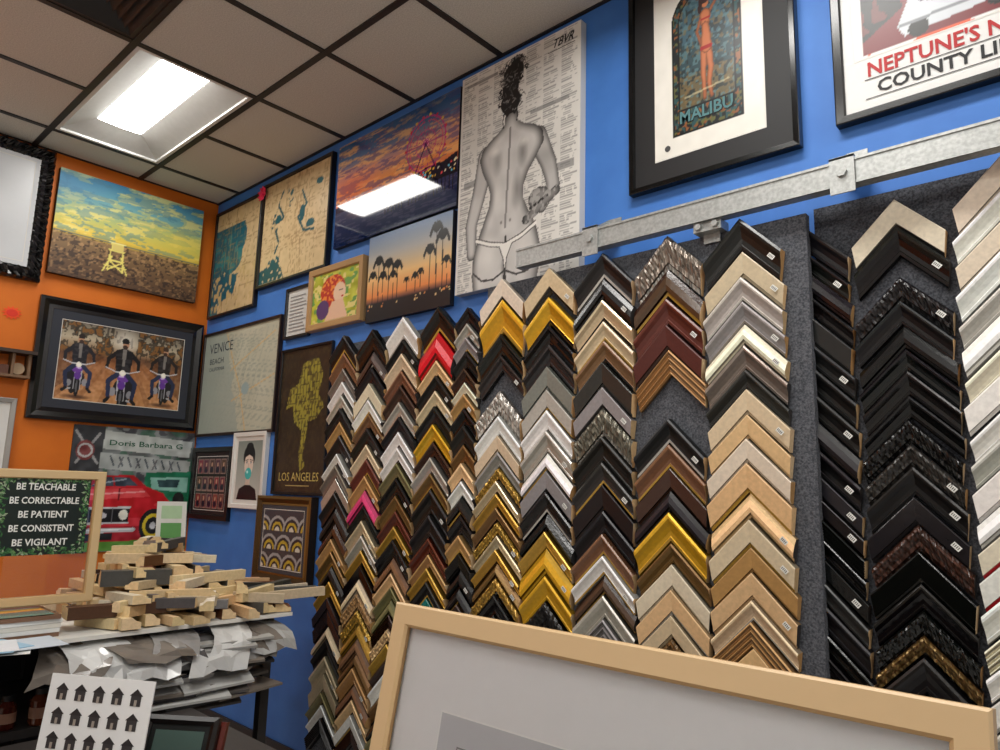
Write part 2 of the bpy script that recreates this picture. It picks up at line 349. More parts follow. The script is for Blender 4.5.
# ------------------------------------------------------------------ galvanised rail with hangers
mb=MB(); y0,y1=.13,.17
mb.box(TB,3.18,6.4,2.425,2.505,y1-.004,y1,(180,180,180)); mb.box(TB,3.18,6.4,2.501,2.505,y0,y1,(180,180,180)); mb.box(TB,3.18,6.4,2.425,2.429,y0,y1,(180,180,180))
mb.box(TB,3.18,6.4,2.497,2.505,y1,y1+.004,(180,180,180)); mb.box(TB,3.18,6.4,2.425,2.433,y1,y1+.004,(180,180,180))
mb.box(TB,3.18,6.4,2.48,2.501,y0,y0+.004,(180,180,180)); mb.box(TB,3.18,6.4,2.429,2.448,y0,y0+.004,(180,180,180))
for x in (3.56,4.47,5.5):
    mb.box(TB,x-.035,x+.035,2.40,2.515,y1+.004,y1+.009,(180,180,180))
    mb.box(TB,x-.035,x+.035,2.507,2.514,.0,y1+.009,(180,180,180))
    mb.box(TB,x-.03,x+.03,2.514,2.60,.0,.006,(180,180,180))
    mb.face([TB(x-.03,2.514,.006),TB(x-.03,2.60,.006),TB(x-.03,2.514,.15)],(180,180,180)); mb.face([TB(x-.024,2.514,.006),TB(x-.024,2.60,.006),TB(x-.024,2.514,.15)],(180,180,180))
    mb.cyl(TB,x,2.465,.016,y1+.009,y1+.019,(180,180,180),seg=6); mb.cyl(TB,x,2.56,.014,.006,.016,(180,180,180),seg=6)
mb.done('galvanised_wall_rail',M_GALV)
mb=MB()
for x in (4.03,):
    mb.box(TB,x-.05,x+.05,2.392,2.424,.10,.16,(180,180,180)); mb.box(TB,x-.03,x+.03,2.36,2.40,.119,.124,(180,180,180))
    mb.cyl(TB,x-.03,2.41,.012,.16,.17,(180,180,180),seg=6); mb.cyl(TB,x+.03,2.41,.012,.16,.17,(180,180,180),seg=6)
mb.done('rail_hanger_bracket',M_GALV)

# ------------------------------------------------------------------ pictures
def flatprof(w,h,back=.002): return [(0,back),(0,h),(w*.12,h+.002),(w*.85,h),(w,h-.008),(w,back)]
def canvas(name,t,x0,x1,z0,z1,d,pt,side,prop=(0,.55),deco=None):
    mb=MB(); mb.box(t,x0,x1,z0,z1,.002,d,side,(0,.6)); mb.paint(t,x0,z0,x1-x0,z1-z0,d+.001,pt,prop)
    if deco: deco(mb,d+.002)
    return mb.done(name,M_ART)
def framed(name,t,x0,x1,z0,z1,fw,fh,fc,matc,mw,pt,fprop=(0,.35),deco=None,prof=None,orn=0,seg=1,prop=(0,.35)):
    mb=MB(); w=x1-x0; h=z1-z0
    mb.frame(t,x0,z0,w,h,prof or flatprof(fw,fh),fc if isinstance(fc,list) else [fc],fprop,orn,seg)
    n=max(.004,fh-.012)
    mb.box(t,x0+fw*.8,x1-fw*.8,z0+fw*.8,z1-fw*.8,.002,n,matc,(0,.6))
    if isinstance(mw,tuple): l,r,bo,to=mw; X0,X1,Z0,Z1=x0+fw+l,x1-fw-r,z0+fw+bo,z1-fw-to
    else: a=fw+mw; X0,X1,Z0,Z1=x0+a,x1-a,z0+a,z1-a
    if mw!=0: mb.frame(t,X0-.004,Z0-.004,X1-X0+.008,Z1-Z0+.008,[(0,n+.001),(.004,n+.0005)],[(225,222,214)])
    if pt is not None: mb.paint(t,X0,Z0,X1-X0,Z1-Z0,n+.001,pt,prop)
    if deco: deco(mb,n+.002)
    return mb.done(name,M_ART)
# --- lifeguard tower beach canvas (orange wall)
p=PT(150,112,1.36); p.grad([(0,(66,140,186)),(.22,(120,180,186)),(.42,(200,206,120)),(.56,(240,208,80)),(.60,(200,170,70)),(.62,(150,120,80)),(1,(120,88,66))])
c=fbm(p.x*1.2+p.y*.4,p.y*3.2,5,3); m=(p.y<.58); p.mix(m&(c>.50),(252,226,110),.45); p.mix(m&(c>.60),(255,240,150),.5); c2=fbm(p.x*1.4-p.y*.5,p.y*3.6,6,21); p.mix(m&(c2>.58),(84,136,160),.5)
p.ell(.85,.42,.38,.18,(255,236,100),.7,.9); p.ell(.05,.15,.35,.25,(50,116,170),.5,.9); p.mix(abs(p.y-.595)<.008,(90,110,110))
m=(p.y>.60); g=vn(p.x,p.y,62,3)*vn(p.x,p.y,50,9); p.mix(m&(g>.30),(58,44,40),.65); p.mix(m&(vn(p.x,p.y,58,5)>.72),(205,160,110),.7); p.mix(m,(30,24,26),0)
p.img=np.where(m[...,None],p.img*(1-.28*((p.y-.6)/.4))[...,None],p.img)
Y=(240,225,120)
for q in ([(.36,.86),(.37,.66)],[(.46,.86),(.45,.66)],[(.33,.88),(.38,.72)],[(.49,.88),(.44,.72)],[(.36,.66),(.46,.66)],[(.36,.76),(.46,.76)],[(.36,.86),(.46,.76)],[(.38,.60),(.38,.66)],[(.44,.60),(.44,.66)],[(.37,.60),(.45,.60)],[(.46,.86),(.36,.76)],[(.34,.82),(.48,.82)]): p.line(q,.007,Y)
p.poly([(.38,.60),(.45,.60),(.45,.66),(.38,.66)],(230,210,120)); p.line([(.36,.585),(.46,.585)],.008,(250,240,170))
canvas('beach_lifeguard_canvas',TO,-1.07,-.125,2.795,3.495,.04,p,(40,32,28))
# --- motorcyclists framed picture
p=PT(190,120,1.6); p.grad([(0,(120,112,98)),(.2,(190,176,150)),(.33,(150,120,90)),(.38,(100,66,44)),(.5,(160,104,64)),(1,(204,150,102))])
t1=fbm(p.x*1.6,p.y,11,6); m=(p.y<.40)&(abs(p.x-.5)>.10+.25*(p.y)*0); p.mix(m&(t1>.44),(54,48,38),.8); p.mix(m&(t1>.57),(150,98,44),.75); p.mix((p.y<.4)&(vn(p.x,p.y*.3,60,4)>.74),(40,34,30),.6)
p.ell(.5,.16,.13,.20,(236,230,220),.75,.9)
m=(p.y>.37); sl=np.abs((p.x-.5)/(p.y-.20+1e-6)); p.mix(m&(sl>.75),(96,68,48),.55); p.mix(m&(np.sin(((p.x-.5)/(abs(p.y-.22)+.02))*26)>.6),(126,82,52),.35); p.noise(34,16,5,m*1.0); p.noise(9,10,15,m*1.0)
for cx,cy,s,hc,jk,fl in ((.155,.0,.98,(40,30,26),(30,30,38),-1),(.50,.04,1.14,(24,22,24),(22,21,24),1),(.845,.0,.98,(70,52,38),(34,28,28),1)):
    X=lambda v:cx+v*s*fl
    Yy=lambda v:.55+cy+(v-.55)*s
    p.ell(cx,Yy(.965),.13*s,.035,(70,46,34),.8,.7)
    p.ell(X(.035),Yy(.80),.030*s,.13*s,(20,18,20)); p.ell(X(.02),Yy(.72),.075*s,.12*s,(30,27,34)); p.ell(X(-.058),Yy(.77),.022*s,.05*s,(150,150,156)); p.ell(X(.064),Yy(.79),.022*s,.045*s,(140,140,146))
    p.line([(X(.05),Yy(.86)),(X(.10),Yy(.88))],.012*s,(170,170,174))
    p.line([(X(-.03),Yy(.54)),(X(-.022),Yy(.86))],.009*s,(184,184,190)); p.line([(X(.022),Yy(.54)),(X(.022),Yy(.86))],.009*s,(184,184,190))
    p.ell(cx,Yy(.81),.022*s,.155*s,(14,13,15)); p.ell(cx,Yy(.83),.008*s,.08*s,(96,96,100)); p.ell(cx,Yy(.69),.027*s,.05*s,(100,56,150)); p.ell(X(.01),Yy(.60),.045*s,.05*s,(112,64,160)); p.ell(X(-.005),Yy(.585),.02*s,.015*s,(200,170,230))
    lm=p.lmask([(X(-.05),Yy(.31)),(X(-.105),Yy(.39)),(X(-.115),Yy(.495))],.028*s,.016*s)|p.lmask([(X(.05),Yy(.31)),(X(.108),Yy(.40)),(X(.11),Yy(.50))],.028*s,.016*s); p.mix(lm,jk)
    tm=p.mask([(X(-.062),Yy(.285)),(X(-.02),Yy(.26)),(X(.02),Yy(.26)),(X(.062),Yy(.285)),(X(.058),Yy(.44)),(X(.05),Yy(.57)),(X(-.05),Yy(.57)),(X(-.056),Yy(.44))]); p.mix(tm,jk); p.mix(tm&(vn(p.x,p.y,40,2)>.6),(70,66,70),.6)
    p.poly([(X(-.014),Yy(.265)),(X(.014),Yy(.265)),(X(.010),Yy(.46)),(X(-.010),Yy(.46))],(150,144,138),.8)
    p.line([(X(-.04),Yy(.57)),(X(-.095),Yy(.65)),(X(-.085),Yy(.84))],.030*s,(40,50,80),1,.022*s); p.line([(X(.04),Yy(.57)),(X(.098),Yy(.66)),(X(.082),Yy(.85))],.030*s,(36,46,74),1,.022*s)
    p.line([(X(-.085),Yy(.85)),(X(-.105),Yy(.885))],.020*s,(20,18,18)); p.line([(X(.082),Yy(.86)),(X(.104),Yy(.89))],.020*s,(20,18,18))
    p.line([(X(-.12),Yy(.495)),(X(-.05),Yy(.535)),(X(.05),Yy(.535)),(X(.12),Yy(.50))],.007,(200,200,206)); p.ell(cx,Yy(.545),.022*s,.036*s,(246,242,228)); p.ell(cx,Yy(.545),.012*s,.018*s,(255,252,244))
    p.ell(X(.004),Yy(.205),.024*s,.056*s,(190,142,112)); p.ell(cx,Yy(.168),.026*s,.034*s,hc); p.ell(cx,Yy(.240),.018*s,.026*s,(64,46,38)); p.line([(X(-.018),Yy(.195)),(X(.02),Yy(.195))],.007,(14,14,16))
framed('motorcyclists_framed_picture',TO,-1.08,-.036,1.87,2.645,.085,.045,[(14,14,15),(26,25,27),(16,15,16),(34,32,34),(20,20,20)],(46,50,60),.05,p,(0,.25),prof=[(0,.002),(0,.03),(.02,.045),(.05,.03),(.075,.035),(.085,.02)])
# --- black ornate frame cut by the left of view
p=PT(50,50,1,(206,209,212)); p.noise(4,6,3)
framed('ornate_black_framed_print',TO,-2.08,-1.10,2.715,3.58,.10,.05,[(16,15,16),(34,32,34),(12,12,12),(46,44,46),(18,18,18)],(206,209,212),.01,p,(0,.2),None,prof=[(0,.002),(0,.03),(.015,.05),(.04,.03),(.065,.045),(.085,.03),(.10,.015)],orn=.008,seg=60)
framed('silver_framed_print',TO,-1.75,-1.13,1.39,1.98,.03,.025,(170,165,158),(225,224,220),.09,None,(.5,.35),lambda mb,n: mb.box(TO,-1.6,-1.27,1.53,1.85,n,n+.001,(150,168,176)))
# --- collage poster: licence plates, red muscle car
p=PT(150,150,.99,(110,116,116)); p.noise(9,50,4); c=fbm(p.x,p.y,7,30); p.mix(c>.56,(60,110,84),.6); p.mix(c<.40,(60,58,66),.7)
p.poly([(0,0),(.24,0),(.22,.38),(0,.45)],(54,56,60)); p.line([(.02,.05),(.2,.3)],.01,(150,150,150)); p.line([(.04,.3),(.2,.06)],.01,(150,150,150)); p.ell(.1,.2,.07,.08,(120,60,60)); p.ring(.1,.2,.05,.008,(180,180,180))
p.poly([(.24,.03),(.98,.08),(.96,.22),(.23,.18)],(184,190,186)); p.poly([(.22,.21),(.98,.25),(.96,.38),(.22,.34)],(168,174,172))
for k in range(9): p.line([(.30+k*.07,.24+k*.003),(.33+k*.07,.31+k*.003)],.007,(84,92,98)); p.line([(.33+k*.07,.24+k*.003),(.30+k*.07,.32+k*.003)],.006,(110,112,116)) if k%2 else None
p.poly([(.60,.36),(1,.34),(1,.66),(.58,.60)],(26,118,84)); p.poly([(.64,.40),(.97,.39),(.97,.52),(.66,.50)],(140,196,180)); p.poly([(.70,.42),(.90,.41),(.88,.48),(.72,.48)],(40,70,74)); p.ell(.9,.58,.05,.06,(30,30,30))
p.poly([(.12,.50),(.22,.395),(.50,.385),(.62,.48)],(176,14,26)); p.poly([(.17,.49),(.25,.41),(.47,.405),(.55,.48)],(60,70,84)); p.line([(.34,.41),(.36,.49)],.006,(176,14,26)); p.line([(.20,.47),(.44,.42)],.006,(190,210,220),.6)
car=p.mask([(.0,.60),(.03,.54),(.12,.49),(.60,.47),(.76,.53),(.84,.62),(.86,.74),(.80,.88),(.60,.93),(.08,.92),(.0,.80)]); p.mix(car,(200,18,32)); p.mix(car&(vn(p.x,p.y*2,8,3)>.62),(240,90,96),.5); p.mix(car&(p.y>.80),(120,10,20),.5)
p.poly([(.10,.51),(.58,.49),(.66,.56),(.08,.60)],(232,76,80)); p.line([(.27,.50),(.22,.60)],.007,(120,10,20)); p.line([(.40,.50),(.40,.59)],.007,(120,10,20)); p.line([(.14,.55),(.60,.52)],.006,(255,190,190),.7)
p.poly([(.05,.66),(.50,.65),(.49,.775),(.06,.78)],(20,20,22)); p.line([(.05,.66),(.50,.65)],.008,(210,210,212)); p.line([(.06,.78),(.49,.775)],.008,(210,210,212)); p.ell(.275,.715,.045,.025,(200,200,205)); 
for q in (.18,.36): p.line([(q,.66),(q,.77)],.004,(120,120,124))
p.ell(.10,.715,.036,.042,(244,242,226)); p.ell(.45,.71,.036,.042,(244,242,226)); p.line([(.02,.84),(.54,.83)],.018,(200,202,204)); p.line([(.02,.835),(.54,.825)],.005,(250,250,250)); p.poly([(.16,.86),(.38,.855),(.38,.91),(.16,.915)],(30,30,34))
p.ell(.70,.80,.115,.14,(18,18,20)); p.ell(.70,.80,.085,.10,(216,190,40)); p.ell(.70,.80,.06,.07,(30,30,30)); p.ell(.70,.80,.025,.03,(210,210,210)); p.ell(.93,.78,.06,.15,(24,24,26)); p.ell(.94,.78,.035,.09,(210,60,50))
p.poly([(0,.93),(1,.91),(1,1),(0,1)],(96,150,60)); p.noise(22,20,9)
def dcar(mb,n):
    mb.text(TO,'Doris Barbara G',-.58,1.735,.48,.036,n,(40,96,70),bold=.01)
canvas('red_car_collage_poster',TO,-.80,-.016,1.05,1.855,.012,p,(40,40,42),deco=dcar)
mb=MB(); pts=[]
for k in range(24):
    r=.055 if k%2==0 else .036; pts.append(TO(-1.215+r*cos(pi*k/12),2.50+r*.8*sin(pi*k/12),.004))
mb.face(pts,(245,80,20)); mb.face([TO(-1.215+(.03*cos(pi*k/8)),2.50+.022*sin(pi*k/8),.006) for k in range(16)],(225,50,20)); mb.done('starburst_price_tag',M_OBJ)
mb=MB(); wd=(120,92,68)
mb.box(TO,-1.45,-1.08,2.245,2.265,0,.12,(60,46,38)); mb.box(TO,-1.42,-1.10,2.10,2.115,0,.10,wd)
for y in (-1.42,-1.30,-1.20,-1.115): mb.box(TO,y,y+.015,2.10,2.25,.0,.09,wd)
mb.cyl(T((0,0,0),(0,1,0),(0,0,1)),-1.16,2.155,.035,.02,.07,(176,150,120)); mb.box(TO,-1.40,-1.32,2.115,2.19,.02,.08,(170,168,160)); mb.box(TO,-1.29,-1.21,2.115,2.17,.02,.08,(96,60,44))
mb.done('wooden_curio_shelf',M_OBJ)

# --- blue wall: maps
p=PT(60,90,.83,(206,180,136)); p.noise(22,8,2)
m=p.x<(.50+.25*np.sin(p.y*5)-.20*p.y+.20*vn(p.x,p.y,9,5)); p.mix(m&(p.y>.16),(16,92,110)); p.mix(m&(p.y>.2)&(vn(p.x,p.y,14,8)>.6),(30,120,130))
for k in range(14):
    r=random.Random(k+3); a=r.random(); p.line([(a,0),(a+r.uniform(-.4,.4),1)],.003,(150,120,84),.7); p.line([(0,a),(1,a+r.uniform(-.2,.2))],.003,(150,120,84),.6)
p.poly([(.1,.62),(.6,.66),(.5,.85),(.1,.9)],(16,92,110)); p.mix((p.y>.6)&(vn(p.x,p.y,26,11)>.66),(196,170,120))
framed('wooden_coast_map',TB,.045,.715,2.685,3.50,.022,.03,(28,22,20),(206,184,144),0,p)
p=PT(90,84,1.1,(214,188,142)); p.noise(24,7,6)
for k in range(30):
    r=random.Random(k+13); a=r.random(); p.line([(a,0),(a+r.uniform(-.2,.2),1)],.0025,(160,128,88),.6); p.line([(0,a),(1,a+r.uniform(-.2,.2))],.0025,(160,128,88),.5)
for q,ww in (([(.30,.12),(.24,.25),(.33,.38),(.22,.5),(.28,.62),(.20,.78)],.014),([(.60,.2),(.68,.35),(.56,.45),(.66,.6),(.80,.62)],.012),([(.38,.12),(.42,.3)],.010),([(.20,.3),(.16,.45)],.016)): p.line(q,ww,(26,84,92))
for q in ((.25,.40,.05,.06),(.62,.42,.04,.08),(.75,.55,.06,.04),(.22,.80,.09,.05),(.85,.18,.05,.03),(.44,.2,.03,.06)): p.ell(*q,(30,90,98))
p.poly([(.0,.86),(.30,.78),(.40,1),(.0,1)],(26,84,92)); p.mix((vn(p.x,p.y,30,4)>.70)&(p.x<.5),(214,188,142))
framed('wooden_lagoon_map',TB,.73,1.548,2.792,3.53,.022,.034,(30,24,20),(214,190,146),0,p)
mb=MB()
for k in range(9):
    a=2*pi*k/9; mb.face([TB(.735,3.47,.05),TB(.735+.045*cos(a-.35),3.47+.045*sin(a-.35),.04),TB(.735+.055*cos(a),3.47+.055*sin(a),.05),TB(.735+.045*cos(a+.35),3.47+.045*sin(a+.35),.04)],(225,30,80))
mb.cyl(TB,.735,3.47,.016,.037,.056,(240,60,110),seg=10); mb.done('pink_ribbon_rosette',M_OBJ)
# ferris wheel
p=PT(165,110,1.61); p.grad([(0,(38,88,140)),(.18,(90,116,156)),(.34,(200,146,136)),(.5,(238,154,90)),(.60,(228,116,76)),(.64,(70,66,100)),(1,(16,34,70))])
c=fbm(p.x*1.4,p.y*4.2,6,8); m=p.y<.60; p.mix(m&(c>.50),(250,170,110),.5); p.mix(m&(c>.60),(255,200,130),.5); p.mix(m&(fbm(p.x*1.3,p.y*5,7,40)>.57),(96,84,130),.6)
p.ell(.15,.45,.3,.2,(230,100,80),.5,.9); p.ell(.8,.0,.45,.18,(26,66,120),.7,.9)
m=p.y>.64; p.mix(m&(vn(p.x,p.y*6,22,5)>.62),(120,110,130),.35); p.ell(.3,.72,.22,.08,(220,130,100),.4,.9)
p.poly([(0,.61),(.12,.585),(.25,.60),(.38,.59),(.5,.63),(.5,.655),(0,.67)],(56,40,64)); p.poly([(.42,.66),(.60,.62),(.64,.585),(.70,.60),(.78,.57),(.90,.58),(1,.54),(1,.70),(.42,.70)],(30,24,44))
for k in range(22): p.line([(.43+k*.027,.68),(.43+k*.027,.84)],.0045,(20,16,32)); 
p.line([(.42,.70),(1,.71)],.009,(24,20,38))
for k in range(60):
    r=random.Random(k); p.ell(.45+.55*r.random(),.60+.09*r.random(),.006,.009,random.choice([(255,200,80),(255,90,90),(120,220,255),(255,240,200)])); 
p.ring(.76,.36,.235,.006,(196,60,130)); p.ring(.76,.36,.20,.004,(220,90,110)); p.ring(.76,.36,.12,.004,(210,80,130)); p.ring(.76,.36,.03,.010,(240,150,170))
for k in range(18):
    a=2*pi*k/18; p.line([(.76,.36),(.76+.235*cos(a)/1.61,.36+.235*sin(a))],.0024,(170,60,120)); p.ell(.76+.25*cos(a)/1.61,.36+.25*sin(a),.008,.013,(214,60,70) if k%2 else (230,190,80))
p.line([(.76,.36),(.68,.62)],.007,(70,40,80)); p.line([(.76,.36),(.84,.60)],.007,(70,40,80))
canvas('ferris_wheel_sunset_print',TB,1.615,2.655,2.885,3.525,.03,p,(30,30,40),(0,.05))
# palms
p=PT(120,86,1.38); p.grad([(0,(104,132,172)),(.25,(180,180,176)),(.5,(244,200,134)),(.72,(238,144,80)),(.78,(110,70,60)),(.80,(22,20,26)),(1,(14,14,20))])
for k,(x,y,s) in enumerate([(.07,.45,.8),(.14,.30,1),(.20,.48,.8),(.27,.36,1),(.33,.50,.7),(.38,.40,.9),(.50,.60,.5),(.60,.58,.6),(.66,.55,.6),(.76,.34,1),(.83,.12,1.1),(.90,.22,1.1),(.95,.50,.7)]):
    p.line([(x+.01,.82),(x+.004,(y+.8)/2),(x,y)],.0065*s,(24,20,26))
    for a in range(13):
        an=pi*.85+pi*1.3*a/12; p.line([(x,y),(x+.045*s*cos(an),y+.05*s*sin(an)),(x+.07*s*cos(an),y+.05*s*sin(an)+.065*s)],.008*s,(20,24,24))
    p.ell(x,y+.015,.035*s,.05*s,(20,24,24))
for k in range(22): p.ell(random.random(),.80+.06*random.random(),.008,.010,random.choice([(230,150,80),(240,210,150)]))
canvas('palm_tree_sunset_print',TB,1.97,2.635,2.385,2.87,.03,p,(24,22,26),(0,.3))
# --- woman on newsprint canvas
p=PT(180,270,.65,(222,220,214)); p.noise(6,8,3)
rg=random.Random(5)
for c in range(7):
    for r in range(104):
        if rg.random()<.1: continue
        y=.008+r*.0096; x0=.02+c*.14; p.mix((p.x>x0)&(p.x<x0+rg.uniform(.07,.125))&(abs(p.y-y)<.0026)&(vn(p.x,p.y,60,c)>.25),(132,132,130),.68)
for (x,y,w_,h_) in ((.05,.05,.28,.018),(.62,.30,.3,.018),(.05,.52,.12,.03),(.80,.58,.16,.03)): p.mix((p.x>x)&(p.x<x+w_)&(abs(p.y-y)<h_/2),(110,110,110),.6)
def shade(m,lo,hi,k,bias=0,tex=14):
    b_=np.clip((blur(m,k)-.45)/.5,0,1)**.8; v=lo+(hi-lo)*b_+bias*(p.x-.45); v=v+(vn(p.x,p.y*1.4,tex,8)-.5)*26
    p.img=np.where(m[...,None],np.stack([v,v*.99,v*.975],-1),p.img)
armL=p.lmask([(.25,.42),(.20,.56),(.13,.71),(.14,.84)],.050,.026); shade(armL,62,196,3)
armR=p.lmask([(.68,.42),(.77,.55),(.81,.65),(.72,.725)],.046,.022); shade(armR,56,176,3)
body=[(.41,.25),(.405,.305),(.36,.33),(.28,.355),(.215,.385),(.19,.43),(.22,.49),(.27,.55),(.295,.60),(.285,.65),(.245,.71),(.19,.79),(.155,.87),(.15,.94),(.17,1.01),(.69,1.01),(.72,.93),(.71,.86),(.68,.79),(.62,.72),(.575,.66),(.57,.61),(.61,.55),(.67,.50),(.73,.445),(.72,.395),(.66,.36),(.57,.335),(.51,.305),(.51,.25)]
bm=p.mask(body); shade(bm,52,200,6)
p.line([(.455,.33),(.445,.5),(.435,.66),(.43,.76)],.0055,(92,90,88),.6)
p.ell(.35,.46,.05,.075,(112,110,108),.5,.9); p.ell(.56,.46,.05,.075,(104,102,100),.6,.9); p.ell(.33,.41,.07,.03,(232,230,224),.8,.9); p.ell(.57,.41,.06,.03,(224,222,216),.7,.9)
p.ell(.52,.61,.05,.10,(104,102,100),.6,.9); p.ell(.36,.62,.045,.10,(226,224,218),.6,.9); p.ell(.395,.735,.012,.010,(86,84,82),.8,.8); p.ell(.47,.735,.012,.010,(86,84,82),.8,.8)
p.ell(.29,.87,.13,.09,(230,228,222),.7,.85); p.ell(.57,.87,.12,.09,(216,214,208),.6,.85); p.ell(.43,.93,.03,.07,(70,68,68),.6,.9)
p.line([(.435,.80),(.435,.97)],.005,(44,42,42)); p.line([(.165,.925),(.24,.965),(.34,.97),(.425,.945)],.0045,(56,54,54)); p.line([(.445,.945),(.53,.97),(.62,.965),(.705,.925)],.0045,(56,54,54)); p.line([(.435,.965),(.435,1.0)],.008,(40,38,38))
p.line([(.185,.785),(.30,.815),(.43,.835),(.56,.815),(.675,.78)],.0065,(238,236,230)); p.line([(.185,.775),(.30,.805),(.43,.826),(.56,.805),(.675,.77)],.0025,(60,58,58)); p.line([(.185,.795),(.30,.825),(.43,.845),(.56,.825),(.675,.79)],.0022,(60,58,58))
p.poly([(.385,.835),(.485,.835),(.45,.89),(.44,.93),(.43,.93),(.42,.89)],(236,234,228)); p.line([(.385,.84),(.42,.89),(.43,.93)],.0025,(70,68,68)); p.line([(.485,.84),(.45,.89),(.44,.93)],.0025,(70,68,68))
hair=(24,23,24)
p.ell(.45,.212,.085,.055,hair); p.ell(.445,.15,.070,.052,hair); p.ell(.47,.085,.088,.046,hair); p.ell(.50,.05,.055,.030,hair); p.poly([(.385,.23),(.515,.23),(.49,.278),(.455,.258),(.42,.278)],hair)
for k in range(110):
    a=rg.uniform(0,2*pi); cx_,cy_,rx_,ry_=rg.choice([(.45,.205,.083,.053),(.445,.15,.075,.052),(.47,.085,.094,.048),(.47,.07,.085,.045)])
    x,y=cx_+rx_*cos(a),cy_+ry_*sin(a); a2=a+rg.uniform(-1.2,1.2); d=rg.uniform(.010,.026)
    p.line([(x,y),(x+d*cos(a2)*1.3,y+d*sin(a2)*.6),(x+d*1.6*cos(a2+.9)*1.3,y+d*1.4*sin(a2+.9)*.6)],.0022,hair if k%4 else (130,128,126))
for k in range(26):
    x=rg.uniform(.39,.52); y=rg.uniform(.06,.24); p.line([(x,y),(x+rg.uniform(-.03,.03),y+rg.uniform(-.02,.02))],.0018,(104,102,100),.8)
for q in ([(.40,.25),(.385,.29),(.395,.32)],[(.50,.25),(.515,.28),(.505,.31)]): p.line(q,.0025,hair)
hm=p.lmask([(.60,.755),(.70,.72),(.83,.67)],.020)|(np.hypot((p.x-.70)/.085,(p.y-.68)/.045)<1); shade(hm,40,130,3); p.line([(.63,.715),(.76,.68)],.006,(24,24,24)); p.mix(hm&(vn(p.x,p.y,60,6)>.6),(190,188,184),.6)
def dw(mb,n):
    mb.text(TB,'TBVR',3.25,3.465,.12,.042,n,(24,24,24),slant=.4,bold=.02); mb.box(TB,3.23,3.38,3.450,3.453,n,n+.0005,(24,24,24))
canvas('newsprint_woman_canvas',TB,2.68,3.41,2.42,3.54,.04,p,(200,198,194),(0,.5),dw)
# --- pop art woman with red hair in wood frame
p=PT(70,58,1.1,(186,188,60)); p.noise(8,30,3); p.mix(vn(p.x,p.y,12,6)>.62,(110,160,80)); p.mix(vn(p.x,p.y,16,16)>.7,(226,210,130))
p.ell(.45,.40,.27,.33,(190,46,38)); p.mix((vn(p.x,p.y,26,7)>.6)&(np.hypot((p.x-.45)/.27,(p.y-.4)/.33)<1),(235,140,60)); p.ell(.60,.46,.13,.20,(236,200,170)); p.poly([(.45,.62),(.68,.60),(.80,1),(.30,1)],(232,190,160)); p.ell(.67,.55,.025,.018,(190,30,40)); p.line([(.60,.42),(.67,.42)],.010,(30,30,30)); p.ell(.25,.75,.14,.2,(90,60,110))
framed('pop_art_framed_print',TB,1.40,1.935,2.41,2.785,.04,.045,(178,140,94),(206,200,60),0,p)
def dd(mb,n):
    for k in range(11): mb.box(TB,1.16,1.35-random.uniform(0,.05),2.665-k*.022,2.672-k*.022,n,n+.0006,(140,140,140))
framed('framed_certificate',TB,1.115,1.393,2.40,2.728,.02,.025,(24,24,28),(206,206,202),0,None,deco=dd)
# --- venice map
p=PT(110,78,1.45,(186,186,166)); p.noise(5,7,3)
for k in range(40):
    r=random.Random(k+200); a=r.uniform(0,1); p.line([(a,.05),(a-.25,.95)],.0028,(140,150,140),.5); p.line([(.2,a),(1,a+.15)],.0028,(140,150,140),.5)
p.mix((p.x<.34+.3*p.y-.1*vn(p.x,p.y,7,3)),(160,170,160),.8); p.line([(.30,.0),(.42,.3),(.55,.6),(.66,1)],.008,(206,176,120)); p.line([(.4,.4),(.95,.1)],.006,(206,176,120)); p.line([(.45,.7),(.98,.5)],.006,(206,176,120)); p.ell(.62,.6,.05,.06,(150,170,170))
framed('venice_street_map',TB,.03,1.083,1.828,2.575,.02,.028,(44,32,26),(188,190,172),0,p,deco=lambda mb,n:(mb.text(TB,'VENICE',.12,2.42,.34,.07,n,(60,70,80)),mb.text(TB,'BEACH',.14,2.34,.20,.04,n,(60,70,80)),mb.text(TB,'CALIFORNIA',.14,2.29,.22,.025,n,(60,70,80))))
# --- los angeles dark map
p=PT(80,126,.66,(52,44,36)); p.noise(10,6,2)
p.poly([(.45,.10),(.75,.08),(.86,.20),(.80,.34),(.92,.42),(.78,.50),(.62,.52),(.60,.62),(.55,.76),(.62,.82),(.52,.86),(.47,.74),(.50,.58),(.34,.52),(.28,.40),(.14,.42),(.20,.28),(.38,.24)],(152,144,60)); p.mix((vn(p.x,p.y,44,3)>.62),(70,60,40),.7)
for k in range(12): p.line([(.1,.15+k*.06),(.95,.12+k*.06)],.0025,(60,52,38),.7); p.line([(.15+k*.065,.05),(.2+k*.06,.85)],.0025,(60,52,38),.6)
framed('los_angeles_map_poster',TB,1.105,1.655,1.45,2.335,.016,.02,(20,18,18),(52,44,36),0,p,deco=lambda mb,n:(mb.text(TB,'LOS ANGELES',1.17,1.53,.42,.05,n,(196,176,100)),mb.box(TB,1.25,1.5,1.50,1.506,n,n+.001,(170,150,96))))
# --- grid of small photos
p=PT(70,58,1.16,(40,30,32))
for i in range(5):
    for j in range(3):
        r=random.Random(i*7+j); x,y=.04+i*.19,.05+j*.32; p.poly([(x,y),(x+.17,y),(x+.17,y+.28),(x,y+.28)],(150,120,112)); p.poly([(x+.015,y+.02),(x+.155,y+.02),(x+.155,y+.26),(x+.015,y+.26)],(r.randint(80,140),r.randint(44,70),r.randint(44,76))); p.ell(x+.085,y+.10,.025,.04,(190,150,124)); p.ell(x+.085,y+.2,.05,.06,(36,34,50))
framed('framed_photo_collage',TB,.03,.598,1.262,1.75,.035,.03,(20,19,20),(40,30,32),.03,p)
